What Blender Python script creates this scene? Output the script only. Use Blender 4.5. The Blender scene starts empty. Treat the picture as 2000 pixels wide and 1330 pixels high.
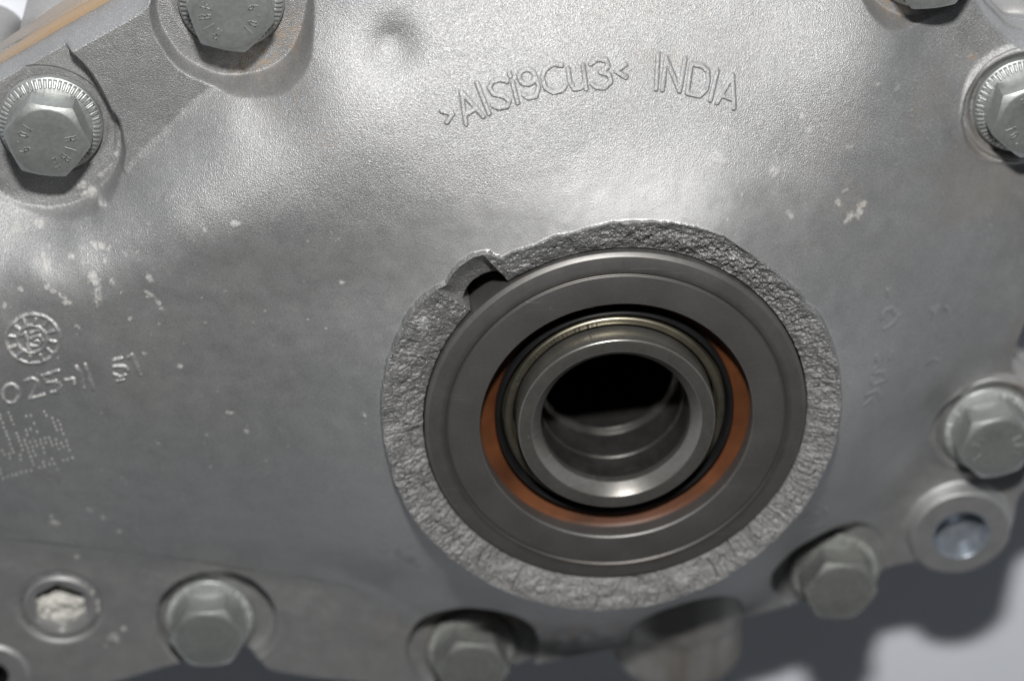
import bpy, math
import numpy as np
from mathutils import Matrix, Vector

S = 0.001            # the scene is written in millimetres, built in metres
HZ = 60.0            # height of the bearing face above the table (mm); all z below are measured from that face
rng = np.random.default_rng(7)

# ------------------------------------------------------------------ camera, light, exposure
FPX, CXP, CYP = 4680.0, 1000.0, 665.0          # 55 mm lens on a 23.5 mm wide sensor, photograph 2000 x 1330
def camera_pose(tilt, az, dist, cx, cy):
    C = np.array([(cx-CXP)/FPX, -(cy-CYP)/FPX, -1.0]); C = C/np.linalg.norm(C)*dist
    v = -C/np.linalg.norm(C)
    a = math.radians(az); u = np.array([-math.sin(a), math.cos(a), 0.0]); u -= v*u.dot(v); u /= np.linalg.norm(u)
    t = math.radians(tilt); n = math.cos(t)*v - math.sin(t)*u
    up = np.array([0, 1.0, 0]); Y = up - n*up.dot(n); Y /= np.linalg.norm(Y); X = np.cross(Y, n)
    M = np.array([X, Y, n]); return M, -M @ C
CM, CAM = camera_pose(33.0, 11.0, 425.0, 1204.6, 828.0)
def at(px, py, z):
    d = CM @ np.array([(px-CXP)/FPX, -(py-CYP)/FPX, -1.0]); t = (z-CAM[2])/d[2]; p = CAM + d*t
    return np.array([p[0], p[1]])

scene = bpy.context.scene
col = scene.collection
cam_data = bpy.data.cameras.new('camera'); cam_data.sensor_width = 23.5; cam_data.lens = FPX*23.5/2000.0
cam_data.clip_start = 0.01; cam_data.clip_end = 20.0
cam_data.dof.use_dof = True; cam_data.dof.focus_distance = 0.408; cam_data.dof.aperture_fstop = 6.0
cam_data.dof.aperture_blades = 7
cam = bpy.data.objects.new('camera', cam_data); col.objects.link(cam)
cam.matrix_world = Matrix(((CM[0][0], CM[0][1], CM[0][2], CAM[0]*S), (CM[1][0], CM[1][1], CM[1][2], CAM[1]*S),
                           (CM[2][0], CM[2][1], CM[2][2], (CAM[2]+HZ)*S), (0, 0, 0, 1)))
scene.camera = cam

world = bpy.data.worlds.new('World'); scene.world = world; world.use_nodes = True
wb = world.node_tree.nodes['Background']; wb.inputs[1].default_value = 1.0
# ambient gradient shaped to lift the table shadow: dark overhead, pale low down
_wt = world.node_tree; _tc = _wt.nodes.new('ShaderNodeTexCoord'); _sx = _wt.nodes.new('ShaderNodeSeparateXYZ'); _rp = _wt.nodes.new('ShaderNodeValToRGB')
_wt.links.new(_tc.outputs['Generated'], _sx.inputs[0]); _wt.links.new(_sx.outputs[2], _rp.inputs[0]); _wt.links.new(_rp.outputs[0], wb.inputs[0])
_rp.color_ramp.interpolation = 'EASE'
_rp.color_ramp.elements[0].position = 0.06; _rp.color_ramp.elements[0].color = (0.66, 0.69, 0.73, 1)
_rp.color_ramp.elements[1].position = 0.50; _rp.color_ramp.elements[1].color = (0.016, 0.0165, 0.017, 1)

# the camera's pop-up flash: a small lamp above the lens
fl = bpy.data.lights.new('flash', 'AREA'); fl.shape = 'RECTANGLE'; fl.size = 0.042; fl.size_y = 0.024
fl.energy = 2.95; fl.color = (1.0, 0.985, 0.96)
flo = bpy.data.objects.new('flash', fl); col.objects.link(flo)
fpos = CAM + CM @ np.array([0.0, 140.0, 20.0])
aim = np.array([0, 5.0, -8.0])
zax = Vector((fpos-aim)).normalized(); xax = Vector(CM[:, 0]); yax = zax.cross(xax).normalized(); xax = yax.cross(zax)
flo.matrix_world = Matrix(((xax[0], yax[0], zax[0], fpos[0]*S), (xax[1], yax[1], zax[1], fpos[1]*S),
                           (xax[2], yax[2], zax[2], (fpos[2]+HZ)*S), (0, 0, 0, 1)))

vs = scene.view_settings
scene.display_settings.display_device = 'sRGB'
vs.view_transform = 'Standard'; vs.look = 'None'; vs.exposure = 0.0; vs.gamma = 1.0; vs.use_curve_mapping = False
scene.cycles.use_denoising = True
scene.cycles.max_bounces = 6; scene.cycles.diffuse_bounces = 3; scene.cycles.glossy_bounces = 4
scene.cycles.sample_clamp_indirect = 4.0

# ------------------------------------------------------------------ numpy noise
def _hash(ix, iy, seed):
    h = (ix.astype(np.int64)*374761393 + iy.astype(np.int64)*668265263 + seed*1442695041) & 0x7fffffff
    h = ((h ^ (h >> 13))*1274126177) & 0x7fffffff
    return ((h ^ (h >> 16)) & 0xffff)/65535.0
def vnoise(x, y, seed=0):
    ix = np.floor(x); iy = np.floor(y); fx = x-ix; fy = y-iy
    fx = fx*fx*(3-2*fx); fy = fy*fy*(3-2*fy)
    a = _hash(ix, iy, seed); b = _hash(ix+1, iy, seed); c = _hash(ix, iy+1, seed); d = _hash(ix+1, iy+1, seed)
    return (a*(1-fx)+b*fx)*(1-fy)+(c*(1-fx)+d*fx)*fy
def fbm(x, y, seed=0, octv=4, gain=0.5):
    s = 0; a = 1; t = 0
    for k in range(octv):
        s = s + a*(vnoise(x*2**k+17.3*k, y*2**k-9.1*k, seed+k*11)-0.5); t += a; a *= gain
    return s/t*2
def sstep(a, b, x):
    t = np.clip((x-a)/(b-a), 0, 1); return t*t*(3-2*t)
def smax(a, b, k):
    h = np.clip(0.5+0.5*(a-b)/k, 0, 1); return b*(1-h)+a*h+k*h*(1-h)
def smin(a, b, k): return -smax(-a, -b, k)
def seg_dist(X, Y, pl):
    d = np.full(X.shape, 1e9)
    for (x0, y0), (x1, y1) in zip(pl[:-1], pl[1:]):
        dx, dy = x1-x0, y1-y0; L = dx*dx+dy*dy+1e-12
        t = np.clip(((X-x0)*dx+(Y-y0)*dy)/L, 0, 1)
        d = np.minimum(d, np.hypot(X-x0-t*dx, Y-y0-t*dy))
    return d

# ------------------------------------------------------------------ materials
def nodes_of(name):
    m = bpy.data.materials.new(name); m.use_nodes = True
    nt = m.node_tree; return m, nt, nt.nodes['Principled BSDF']
def N(nt, typ, **kw):
    n = nt.nodes.new(typ)
    for k, v in kw.items():
        if k in n.inputs: n.inputs[k].default_value = v
        else: setattr(n, k, v)
    return n
def ramp(nt, src, p0, c0, p1, c1):
    r = nt.nodes.new('ShaderNodeValToRGB'); e = r.color_ramp.elements
    e[0].position = p0; e[0].color = c0; e[1].position = p1; e[1].color = c1
    nt.links.new(src, r.inputs[0]); return r.outputs[0]
def g(v): return (v, v, v, 1)
def mix(nt, fac, a, b, mode='MIX'):
    n = nt.nodes.new('ShaderNodeMix'); n.data_type = 'RGBA'; n.blend_type = mode
    for s, v in ((n.inputs[0], fac), (n.inputs[6], a), (n.inputs[7], b)):
        if hasattr(v, 'is_linked') or hasattr(v, 'links'): nt.links.new(v, s)
        else: s.default_value = v
    return n.outputs[2]
def math_(nt, op, a, b=0.0, c=None):
    n = nt.nodes.new('ShaderNodeMath'); n.operation = op
    for i, v in enumerate((a, b) if c is None else (a, b, c)):
        if hasattr(v, 'links'): nt.links.new(v, n.inputs[i])
        else: n.inputs[i].default_value = v
    return n.outputs[0]
def attr(nt, name):
    n = nt.nodes.new('ShaderNodeAttribute'); n.attribute_name = name; return n.outputs['Fac']
def coords(nt): return nt.nodes.new('ShaderNodeTexCoord').outputs['Object']
def noise(nt, co, scale, detail=3.0, rough=0.5):
    n = N(nt, 'ShaderNodeTexNoise', Scale=scale, Detail=detail, Roughness=rough); nt.links.new(co, n.inputs['Vector']); return n.outputs[0]
def bump(nt, h, strength, dist, prev=None):
    b = nt.nodes.new('ShaderNodeBump'); b.inputs['Strength'].default_value = 1.0; b.inputs['Distance'].default_value = dist
    if hasattr(strength, 'links'): nt.links.new(strength, b.inputs['Strength'])
    else: b.inputs['Strength'].default_value = strength
    nt.links.new(h, b.inputs['Height'])
    if prev is not None: nt.links.new(prev, b.inputs['Normal'])
    return b.outputs[0]

def dust(nt, co, base, amount=0.7, scale=330.0, size=0.05):
    v = N(nt, 'ShaderNodeTexVoronoi', Scale=scale); nt.links.new(co, v.inputs['Vector'])
    dot = ramp(nt, v.outputs['Distance'], size*0.6, g(1), size*1.3, g(0))
    few = ramp(nt, noise(nt, co, 150.0, 2.0), 0.58, g(0), 0.64, g(amount))
    return mix(nt, math_(nt, 'MULTIPLY', dot, few), base, (0.75, 0.72, 0.66, 1))
def scratches(nt, co, base, amount=0.5):
    for k, (ang_, off) in enumerate(((0.35, 0.0), (1.3, 0.31), (2.2, 0.77))):
        mp = nt.nodes.new('ShaderNodeMapping'); mp.inputs['Rotation'].default_value = (0, 0, ang_); mp.inputs['Scale'].default_value = (60.0, 2600.0, 1.0); mp.inputs['Location'].default_value = (off*9, off*5, 0)
        nt.links.new(co, mp.inputs['Vector'])
        line = ramp(nt, noise(nt, mp.outputs[0], 1.0, 1.0), 0.74, g(0), 0.80, g(amount))
        base = mix(nt, line, base, (0.62, 0.60, 0.57, 1))
    return base
def mat_cast():
    m, nt, b = nodes_of('cast_aluminium'); co = coords(nt)
    big = noise(nt, co, 45.0, 4.0); mid = noise(nt, co, 260.0, 4.0, 0.6); fine = noise(nt, co, 4600.0, 2.0, 0.65)
    vor = N(nt, 'ShaderNodeTexVoronoi', Scale=4800.0); nt.links.new(co, vor.inputs['Vector'])
    base = ramp(nt, big, 0.3, (0.272, 0.278, 0.291, 1), 0.72, (0.362, 0.365, 0.366, 1))
    base = mix(nt, 0.35, base, ramp(nt, mid, 0.3, g(0.33), 0.75, g(0.50)))
    base = mix(nt, 0.25, base, ramp(nt, fine, 0.34, g(0.2), 0.72, g(0.8)))
    sp = nt.nodes.new('ShaderNodeSeparateColor'); nt.links.new(vor.outputs['Color'], sp.inputs[0])
    base = mix(nt, math_(nt, 'MULTIPLY', ramp(nt, sp.outputs[0], 0.91, g(0), 0.97, g(0.22)), attr(nt, 'blasted')), base, (0.92, 0.94, 0.97, 1))  # pale cells: glints of the grain put into the base colour
    gr = attr(nt, 'grime_shade'); ru = attr(nt, 'rust'); cr = attr(nt, 'crust'); blast = attr(nt, 'blasted')
    base = mix(nt, gr, base, (0.10, 0.095, 0.085, 1))
    base = mix(nt, ru, base, (0.36, 0.25, 0.15, 1))
    base = mix(nt, cr, base, ramp(nt, mid, 0.35, (0.55, 0.53, 0.47, 1), 0.7, (0.82, 0.82, 0.81, 1)))
    nt.links.new(base, b.inputs['Base Color'])
    met = math_(nt, 'SUBTRACT', 0.72, math_(nt, 'MAXIMUM', math_(nt, 'MULTIPLY', cr, 0.62), math_(nt, 'MAXIMUM', math_(nt, 'MULTIPLY', ru, 0.55), math_(nt, 'MULTIPLY', gr, 0.6))))
    nt.links.new(met, b.inputs['Metallic'])
    ro = math_(nt, 'ADD', 0.465, math_(nt, 'MULTIPLY', mid, 0.16))
    ro = math_(nt, 'ADD', ro, math_(nt, 'MULTIPLY', cr, 0.4))
    nt.links.new(ro, b.inputs['Roughness'])
    h = math_(nt, 'ADD', fine, math_(nt, 'MULTIPLY', vor.outputs['Distance'], 0.8))
    st = math_(nt, 'ADD', 0.12, math_(nt, 'MULTIPLY', blast, 0.62))
    nb = bump(nt, h, st, 0.000115)
    nb = bump(nt, mid, 0.05, 0.0004, nb)
    nt.links.new(nb, b.inputs['Normal'])
    return m

def mat_metal(name, c, rough, spread=0.25, metal=1.0, grain=900.0, bstr=0.1, bdist=0.0001, turned=False, tint=None, groove=None, scr=0.0):
    m, nt, b = nodes_of(name); co = coords(nt)
    n1 = noise(nt, co, grain, 3.0); n2 = noise(nt, co, 130.0, 4.0)
    c0 = tuple(v*(1-spread) for v in c)+(1,); c1 = tuple(min(1, v*(1+spread)) for v in c)+(1,)
    base = ramp(nt, n2, 0.3, c0, 0.7, c1)
    base = mix(nt, 0.4, base, ramp(nt, n1, 0.3, c0, 0.7, c1))
    if tint is not None:
        base = mix(nt, ramp(nt, noise(nt, co, 70.0, 5.0, 0.65), 0.5, g(0), 0.72, g(0.7)), base, tint+(1,))
    if scr: base = dust(nt, co, scratches(nt, co, base, scr))
    nt.links.new(base, b.inputs['Base Color']); b.inputs['Metallic'].default_value = metal
    nt.links.new(math_(nt, 'ADD', rough-0.06, math_(nt, 'MULTIPLY', n2, 0.12)), b.inputs['Roughness'])
    nb = bump(nt, n1, bstr, bdist)
    if turned:
        sx = nt.nodes.new('ShaderNodeSeparateXYZ'); nt.links.new(co, sx.inputs[0])
        r = math_(nt, 'SQRT', math_(nt, 'ADD', math_(nt, 'MULTIPLY', sx.outputs[0], sx.outputs[0]), math_(nt, 'MULTIPLY', sx.outputs[1], sx.outputs[1])))
        cx = nt.nodes.new('ShaderNodeCombineXYZ'); nt.links.new(r, cx.inputs[0]); nt.links.new(sx.outputs[2], cx.inputs[1])
        nb = bump(nt, noise(nt, cx.outputs[0], 5200.0, 2.0), 0.35, 0.00004, nb)
        if groove is not None:
            rw = math_(nt, 'ADD', r, math_(nt, 'MULTIPLY', math_(nt, 'SUBTRACT', noise(nt, co, 260.0, 5.0, 0.7), 0.5), 0.0011))
            dist = math_(nt, 'ABSOLUTE', math_(nt, 'SUBTRACT', rw, groove))
            base = mix(nt, ramp(nt, math_(nt, 'MULTIPLY', dist, 1000.0), 0.1, g(0.45), 1.0, g(0)), base, (0.075, 0.06, 0.052, 1))
            nt.links.new(base, b.inputs['Base Color'])
    nt.links.new(nb, b.inputs['Normal'])
    return m

def mat_fracture():
    m, nt, b = nodes_of('fractured_aluminium'); co = coords(nt)
    n1 = noise(nt, co, 2400.0, 4.0, 0.7); n2 = noise(nt, co, 240.0, 6.0, 0.65)
    base = ramp(nt, n2, 0.28, g(0.19), 0.72, (0.35, 0.345, 0.335, 1))
    base = mix(nt, 0.5, base, ramp(nt, n1, 0.32, g(0.10), 0.72, g(0.52)))
    base = mix(nt, attr(nt, 'grime_shade'), base, (0.05, 0.048, 0.045, 1))
    base = mix(nt, attr(nt, 'bruise'), base, g(0.62))
    nt.links.new(base, b.inputs['Base Color']); b.inputs['Metallic'].default_value = 0.62; b.inputs['Roughness'].default_value = 0.50
    nt.links.new(bump(nt, n2, 0.3, 0.0005, bump(nt, n1, 0.9, 0.0003)), b.inputs['Normal'])
    return m

def mat_plain(name, c, rough, metal=0.0, n_scale=300.0, var=0.2, bs=0.1, spec=0.5, dusty=False):
    m, nt, b = nodes_of(name); co = coords(nt); n = noise(nt, co, n_scale, 4.0)
    base = ramp(nt, n, 0.3, tuple(v*(1-var) for v in c)+(1,), 0.7, tuple(v*(1+var) for v in c)+(1,))
    if dusty: base = dust(nt, co, base, 0.8, 420.0, 0.07)
    nt.links.new(base, b.inputs['Base Color']); b.inputs['Roughness'].default_value = rough; b.inputs['Metallic'].default_value = metal
    b.inputs['Specular IOR Level'].default_value = spec
    nt.links.new(bump(nt, n, bs, 0.0003), b.inputs['Normal']); return m

M_cast = mat_cast()
M_frac = mat_fracture()
M_ring = mat_metal('bearing_steel', (0.20, 0.194, 0.188), 0.49, 0.12, 0.82, 1400.0, 0.12, 0.00006, True, None, 0.0305, 0.28)
M_sleeve = mat_metal('turned_steel', (0.235, 0.227, 0.213), 0.30, 0.2, 0.78, 1200.0, 0.1, 0.00005, True, None, None, 0.35)
M_bush = mat_metal('bright_bore', (0.30, 0.33, 0.37), 0.38, 0.35, 0.6, 500.0, 0.3, 0.0001)
M_gold = mat_metal('tarnished_ring', (0.42, 0.39, 0.30), 0.42, 0.25, 1.0, 900.0, 0.15, 0.00006)
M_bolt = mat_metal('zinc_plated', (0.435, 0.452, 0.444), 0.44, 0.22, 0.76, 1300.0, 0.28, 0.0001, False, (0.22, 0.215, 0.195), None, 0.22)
M_bolt_shaded = mat_metal('shaded_zinc', (0.30, 0.31, 0.295), 0.52, 0.3, 0.7, 1300.0, 0.25, 0.0001, False, (0.10, 0.09, 0.07))  # shade put into a darker, browner zinc for two bolts below the bearing
M_rubber = mat_plain('black_rubber', (0.010, 0.010, 0.011), 0.42, 0.0, 300.0, 0.2, 0.05, 0.3)
M_bore = mat_metal('dark_bore', (0.072, 0.070, 0.066), 0.36, 0.4, 0.65, 700.0, 0.2, 0.00006, True)  # darker copy of the turned steel for the deeper bore
M_orange = mat_plain('rust_brown_seal', (0.105, 0.036, 0.013), 0.48, 0.0, 90.0, 0.45, 0.2, 0.4, True)
M_crust = mat_plain('white_corrosion', (0.50, 0.495, 0.46), 0.95, 0.0, 900.0, 0.35, 0.6, 0.1)
M_ink = mat_plain('dark_marking', (0.03, 0.028, 0.022), 0.6, 0.0, 900.0, 0.2, 0.05)
M_dark = mat_plain('unlit_depth', (0.006, 0.006, 0.006), 0.7, 0.0, 300.0, 0.2, 0.05, 0.2)  # near-black colour standing in for the unlit depth of bore and holes
M_rust = mat_plain('rusty_gasket', (0.36, 0.22, 0.12), 0.85, 0.1, 500.0, 0.4, 0.4, 0.2)
M_table = mat_plain('white_table', (0.76, 0.79, 0.85), 0.6, 0.0, 60.0, 0.015, 0.03, 0.3)

# ------------------------------------------------------------------ mesh helpers
def obj(name, verts, faces, mat, parent=None, smooth=True, sharp=None, loc=(0, 0, 0)):
    me = bpy.data.meshes.new(name)
    V = np.asarray(verts, dtype=np.float64)*S
    F = faces
    if isinstance(F, np.ndarray):
        me.vertices.add(len(V)); me.vertices.foreach_set('co', V.astype(np.float32).ravel())
        k = F.shape[1]; me.loops.add(F.size); me.loops.foreach_set('vertex_index', F.astype(np.int32).ravel())
        me.polygons.add(len(F)); me.polygons.foreach_set('loop_start', np.arange(0, F.size, k, dtype=np.int32))
        me.update(calc_edges=True); me.validate()
    else:
        me.from_pydata(V.tolist(), [], F); me.update()
    me.polygons.foreach_set('use_smooth', np.full(len(me.polygons), smooth))
    if sharp is not None: me.set_sharp_from_angle(angle=math.radians(sharp))
    me.materials.append(mat)
    o = bpy.data.objects.new(name, me); col.objects.link(o); o.location = [v*S for v in loc]
    if parent is not None: o.parent = parent
    return o
def empty(name, parent=None, loc=(0, 0, 0)):
    o = bpy.data.objects.new(name, None); o.empty_display_size = 0.01; col.objects.link(o); o.location = [v*S for v in loc]
    if parent is not None: o.parent = parent
    return o
def add_attr(o, name, vals):
    a = o.data.attributes.new(name, 'FLOAT', 'POINT'); a.data.foreach_set('value', np.asarray(vals, dtype=np.float32).ravel())
def lathe(name, prof, mat, parent, seg=256, sharp=35, loc=(0, 0, 0), closed=False):
    P = np.array(prof, float); n = len(P); a = np.linspace(0, 2*np.pi, seg, endpoint=False)
    V = np.stack([P[None, :, 0]*np.cos(a)[:, None], P[None, :, 0]*np.sin(a)[:, None], np.broadcast_to(P[None, :, 1], (seg, n))], -1).reshape(-1, 3)
    i = np.arange(seg)[:, None]; j = np.arange(n-1 if not closed else n)[None, :]
    i2 = (i+1) % seg; j2 = (j+1) % n
    F = np.stack([i*n+j+0*i2, i*n+j2+0*i, i2*n+j2, i2*n+j], -1).reshape(-1, 4)
    return obj(name, V, F[:, ::-1].copy() if True else F, mat, parent, True, sharp, loc)
def fillet(prof, r=0.25, k=4):
    out = [np.array(prof[0], float)]
    for p, q, s in zip(prof[:-2], prof[1:-1], prof[2:]):
        p, q, s = map(lambda v: np.array(v, float), (p, q, s))
        d1 = p-q; d2 = s-q; l1 = np.linalg.norm(d1); l2 = np.linalg.norm(d2)
        e = min(r, l1*0.45, l2*0.45); a = q+d1/l1*e; b = q+d2/l2*e
        for t in np.linspace(0, 1, k+1): out.append((1-t)**2*a+2*t*(1-t)*q+t*t*b)
    out.append(np.array(prof[-1], float)); return out

# ------------------------------------------------------------------ the table
T = 1500.0
table = obj('table', [(-T, -T, 0), (T, -T, 0), (T, T, 0), (-T, T, 0)], [(0, 1, 2, 3)], M_table, None, False)
table['kind'] = 'structure'; table['label'] = 'smooth white table top under the gearbox housing'

# ------------------------------------------------------------------ the housing
housing = empty('gearbox_housing')
housing['label'] = 'grey cast aluminium gearbox housing with broken bearing boss, lying on a white table'
housing['category'] = 'gearbox housing'
HL = (0, 0, HZ)

ZF, ZS = -22.5, -25.0      # flange top, bolt seats

# --- fracture outline (pixels of the photograph -> mm on the face plane)
out_px = [(871,556),(892,525),(925,502),(955,495),(963,500),(980,504),(1007,491),(1045,479),(1082,462),(1120,455),(1170,441),(1200,435),(1270,434),(1307,436),
 (1360,444),(1412,461),(1450,485),(1487,512),(1525,542),(1562,575),(1575,600),(1597,617),(1620,662),(1635,707),(1642,740),(1643,750),(1642,787),(1638,821),
 (1633,858),(1616,906),(1596,946),(1567,994),(1535,1031),(1487,1075),(1437,1112),(1369,1149),(1301,1173),(1234,1186),(1143,1190),(1075,1180),(1007,1161),
 (957,1139),(899,1103),(862,1071),(821,1031),(784,970),(762,912),(750,855),(746,784),(751,750),(755,720),(772,675),(795,627),(820,595),(847,570)]
op = np.array([at(x, y, 0.2) for x, y in out_px]); oth = np.unwrap(np.arctan2(op[:, 1], op[:, 0])); orr = np.hypot(op[:, 0], op[:, 1])
srt = np.argsort(np.mod(oth, 2*np.pi)); OT = np.mod(oth, 2*np.pi)[srt]; OR = orr[srt]
def Rout(th): return np.interp(np.mod(th, 2*np.pi), OT, OR, period=2*np.pi)
def ang(px, py, z=0.0):
    p = at(px, py, z); return math.atan2(p[1], p[0]) % (2*np.pi)
NA0 = ang(983, 545); NA1 = ang(882, 590)     # notch angular span
NAR = ang(966, 515)

# --- dome control points (pixel, pixel, height)
dome_px = [(1200,430,-.1),(1000,478,-.4),(1400,442,-.1),(1570,568,-1.5),(1645,740,-3),(1645,850,-3.5),(1605,955,-6),(1500,1080,-11.5),(1350,1170,-15.5),(1200,1205,-17),
 (1000,1175,-11.5),(920,1180,-16),(835,1195,-18.5),(1000,1205,-17.5),(1100,1235,-20.5),(875,1095,-6),(785,1000,-3.5),(700,1000,-9),(770,1090,-11),(690,1085,-14.5),(745,850,-1.8),(750,740,-1.2),(795,620,-1.6),(868,555,-.8),
 (1100,335,-3.9),(1100,235,-6.9),(1050,120,-11.5),(1050,0,-17),(1050,-120,-23),(1350,330,-4.4),(1250,360,-2.9),(1400,200,-9.5),(1450,60,-16),(1500,-80,-22),
 (700,400,-6.0),(680,560,-6.2),(600,780,-7.2),(650,250,-8.8),(610,110,-14.8),(640,0,-20),(500,180,-19.5),(590,40,-20.5),(450,240,-15),(600,-110,-22),(450,520,-9.2),(400,390,-10.4),(550,330,-9.2),(420,190,-20.5),(330,270,-20.5),(245,345,-21),
 (180,412,-22),(100,400,-25.5),(200,440,-16),(330,420,-10.9),(250,505,-11.8),(150,560,-12.6),(250,600,-11.4),(150,490,-13.8),(60,445,-21.5),(60,520,-14.2),(50,600,-14),(0,800,-14.5),(-250,600,-15),(450,750,-9.6),(300,800,-11.5),(100,950,-17.5),(300,950,-16),
 (550,950,-12),(550,1060,-17.5),(300,1060,-20),(100,1045,-20.5),(0,1050,-22),(330,1100,-22.8),(520,1125,-23),(700,1155,-23.3),(-250,1000,-21),
 (1680,400,-9),(1700,620,-8),(1540,300,-8),(1750,250,-14),(1750,120,-16),(1720,30,-19.5),(1790,80,-23),(1830,160,-21),(1850,320,-19),(1885,420,-20.5),(1900,250,-22.5),(1800,500,-13),(1900,560,-20),
 (1980,610,-22.8),(1750,700,-11.5),(1830,710,-17.5),(1885,740,-23),(1725,850,-15.5),(1800,850,-23),(1620,1045,-20),(1565,1075,-18.5)]
dc = np.array([list(at(x, y, z))+[z] for x, y, z in dome_px])
def tps_fit(c, lam):
    n = len(c); d = np.hypot(c[:, None, 0]-c[None, :, 0], c[:, None, 1]-c[None, :, 1])
    K = np.where(d > 0, d*d*np.log(d+1e-9), 0)+lam*np.eye(n)
    P = np.c_[np.ones(n), c[:, :2]]; A = np.block([[K, P], [P.T, np.zeros((3, 3))]])
    return np.linalg.solve(A, np.r_[c[:, 2], 0, 0, 0])
TW = tps_fit(dc, 45.0)
def dome(X, Y):
    n = len(dc); z = TW[n]+TW[n+1]*X+TW[n+2]*Y
    for k in range(n):
        d2 = (X-dc[k, 0])**2+(Y-dc[k, 1])**2+1e-9; z = z+TW[k]*0.5*d2*np.log(d2)
    return z
def on_dome(px, py, dz=0.0):
    z = -10.0
    for _ in range(8): p = at(px, py, z); z = 0.5*z+0.5*float(max(dome(p[0], p[1]), ZF)+dz)
    return np.array([p[0], p[1], z])

# --- outline of the cover flange (pixels at the flange top)
outline_px = [(-330,340),(-200,290),(-100,232),(0,172),(60,138),(128,98),(205,55),(285,10),(302,-40),(345,-105),(450,-150),(600,-165),(900,-230),(1300,-240),(1600,-190),
 (1730,-170),(1850,-150),(1905,-90),(1899,-5),(1927,45),(1952,70),(1985,104),(2060,112),(2130,170),(2150,260),(2110,350),(2065,430),(2040,520),(2015,620),(1985,690),(1980,735),
 (2010,765),(2070,790),(2095,870),(2050,945),(1992,980),(1984,1040),(1954,1081),(1907,1112),(1855,1120),(1800,1108),(1750,1116),(1722,1130),(1712,1175),(1650,1190),(1575,1188),
 (1461,1208),(1330,1240),(1190,1273),(1000,1306),(975,1350),(930,1375),(870,1380),(805,1365),(780,1340),(700,1328),(600,1317),(518,1303),(507,1280),(460,1276),(400,1286),(350,1290),
 (224,1330),(100,1368),(-60,1425),(-330,1450)]
ol = np.array([at(x, y, ZF) for x, y in outline_px])
def chaikin(p, n=1):
    for _ in range(n):
        q = np.roll(p, -1, 0); p = np.stack([0.78*p+0.22*q, 0.22*p+0.78*q], 1).reshape(-1, 2)
    return p
ol = chaikin(ol, 2)
def poly_sdf(X, Y, poly):
    d = np.full(X.shape, 1e9); ins = np.zeros(X.shape, bool)
    for (x0, y0), (x1, y1) in zip(poly, np.roll(poly, -1, 0)):
        dx, dy = x1-x0, y1-y0; t = np.clip(((X-x0)*dx+(Y-y0)*dy)/(dx*dx+dy*dy+1e-12), 0, 1)
        d = np.minimum(d, (X-x0-t*dx)**2+(Y-y0-t*dy)**2)
        if abs(dy) > 1e-9:
            c = ((y0 > Y) != (y1 > Y)) & (X < dx*(Y-y0)/dy+x0); ins ^= c
    return np.where(ins, 1, -1)*np.sqrt(d)
def bilin(gx, gy, G, X, Y):
    fx = np.clip((X-gx[0])/(gx[1]-gx[0]), 0, len(gx)-1.001); fy = np.clip((Y-gy[0])/(gy[1]-gy[0]), 0, len(gy)-1.001)
    i = fx.astype(int); j = fy.astype(int); fx = fx-i; fy = fy-j
    return (G[j, i]*(1-fx)+G[j, i+1]*fx)*(1-fy)+(G[j+1, i]*(1-fx)+G[j+1, i+1]*fx)*fy

# --- bolts: hex top centre (pixel at ZS+8), one hex corner pixel, recess radius, lip, label
ZH = ZS+8.0
bolts = [
 dict(c=(91,278), k=(178,290), rp=13.5, off=(-1.5,-3.0), soft=1.5, lip=0.0, lab='bolt with clearly stamped hex head beside the grey step at the upper left', mark='RIBE10.9', rot=8, rot2=140),
 dict(c=(449,30), k=(478,107), rp=12.6, off=(0,-0.8), open=0.92, lip=0.0, lab='bolt in a round pocket cut by the top edge of the photo', mark='RIBE10.9', rot=238, rot2=318),
 dict(c=(1825,-52), k=(1862,3), rp=11.5, lip=0.0, lab='bolt mostly beyond the top edge, its shadow at the upper right', mark='', rot=0),
 dict(c=(2019,239), k=(1939,267), rp=10.9, lip=1.3, lab='bolt with dark spotted hex head cut by the right edge', mark='RIBE10.9', rot=120, rot2=200),
 dict(c=(1948,876), k=(1876,893), rp=10.9, lip=1.1, lab='bolt above the round boss with the open hole', mark='RIBE10.9', rot=60, rot2=150),
 dict(c=(1643,1157), k=(1715,1158), shaded=True, rp=11.8, off=(-0.8,0.8), lip=0.0, lab='blurred bolt in deep shade below right of the bearing', mark='', rot=0),
 dict(c=(923,1311), k=(998,1314), shaded=True, rp=12.6, off=(0.3,1.2), lip=0.0, lab='blurred bolt in a black pocket below the bearing', mark='', rot=0),
 dict(c=(406,1250), k=(482,1246), rp=11.2, off=(1.4,1.2), lip=0.0, lab='pale bolt with plain hex head at the lower left', mark='', rot=0)]
for b in bolts:
    b['p'] = at(b['c'][0], b['c'][1], ZH); q = at(b['k'][0], b['k'][1], ZH)-b['p']; b['a'] = math.atan2(q[1], q[0])

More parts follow.
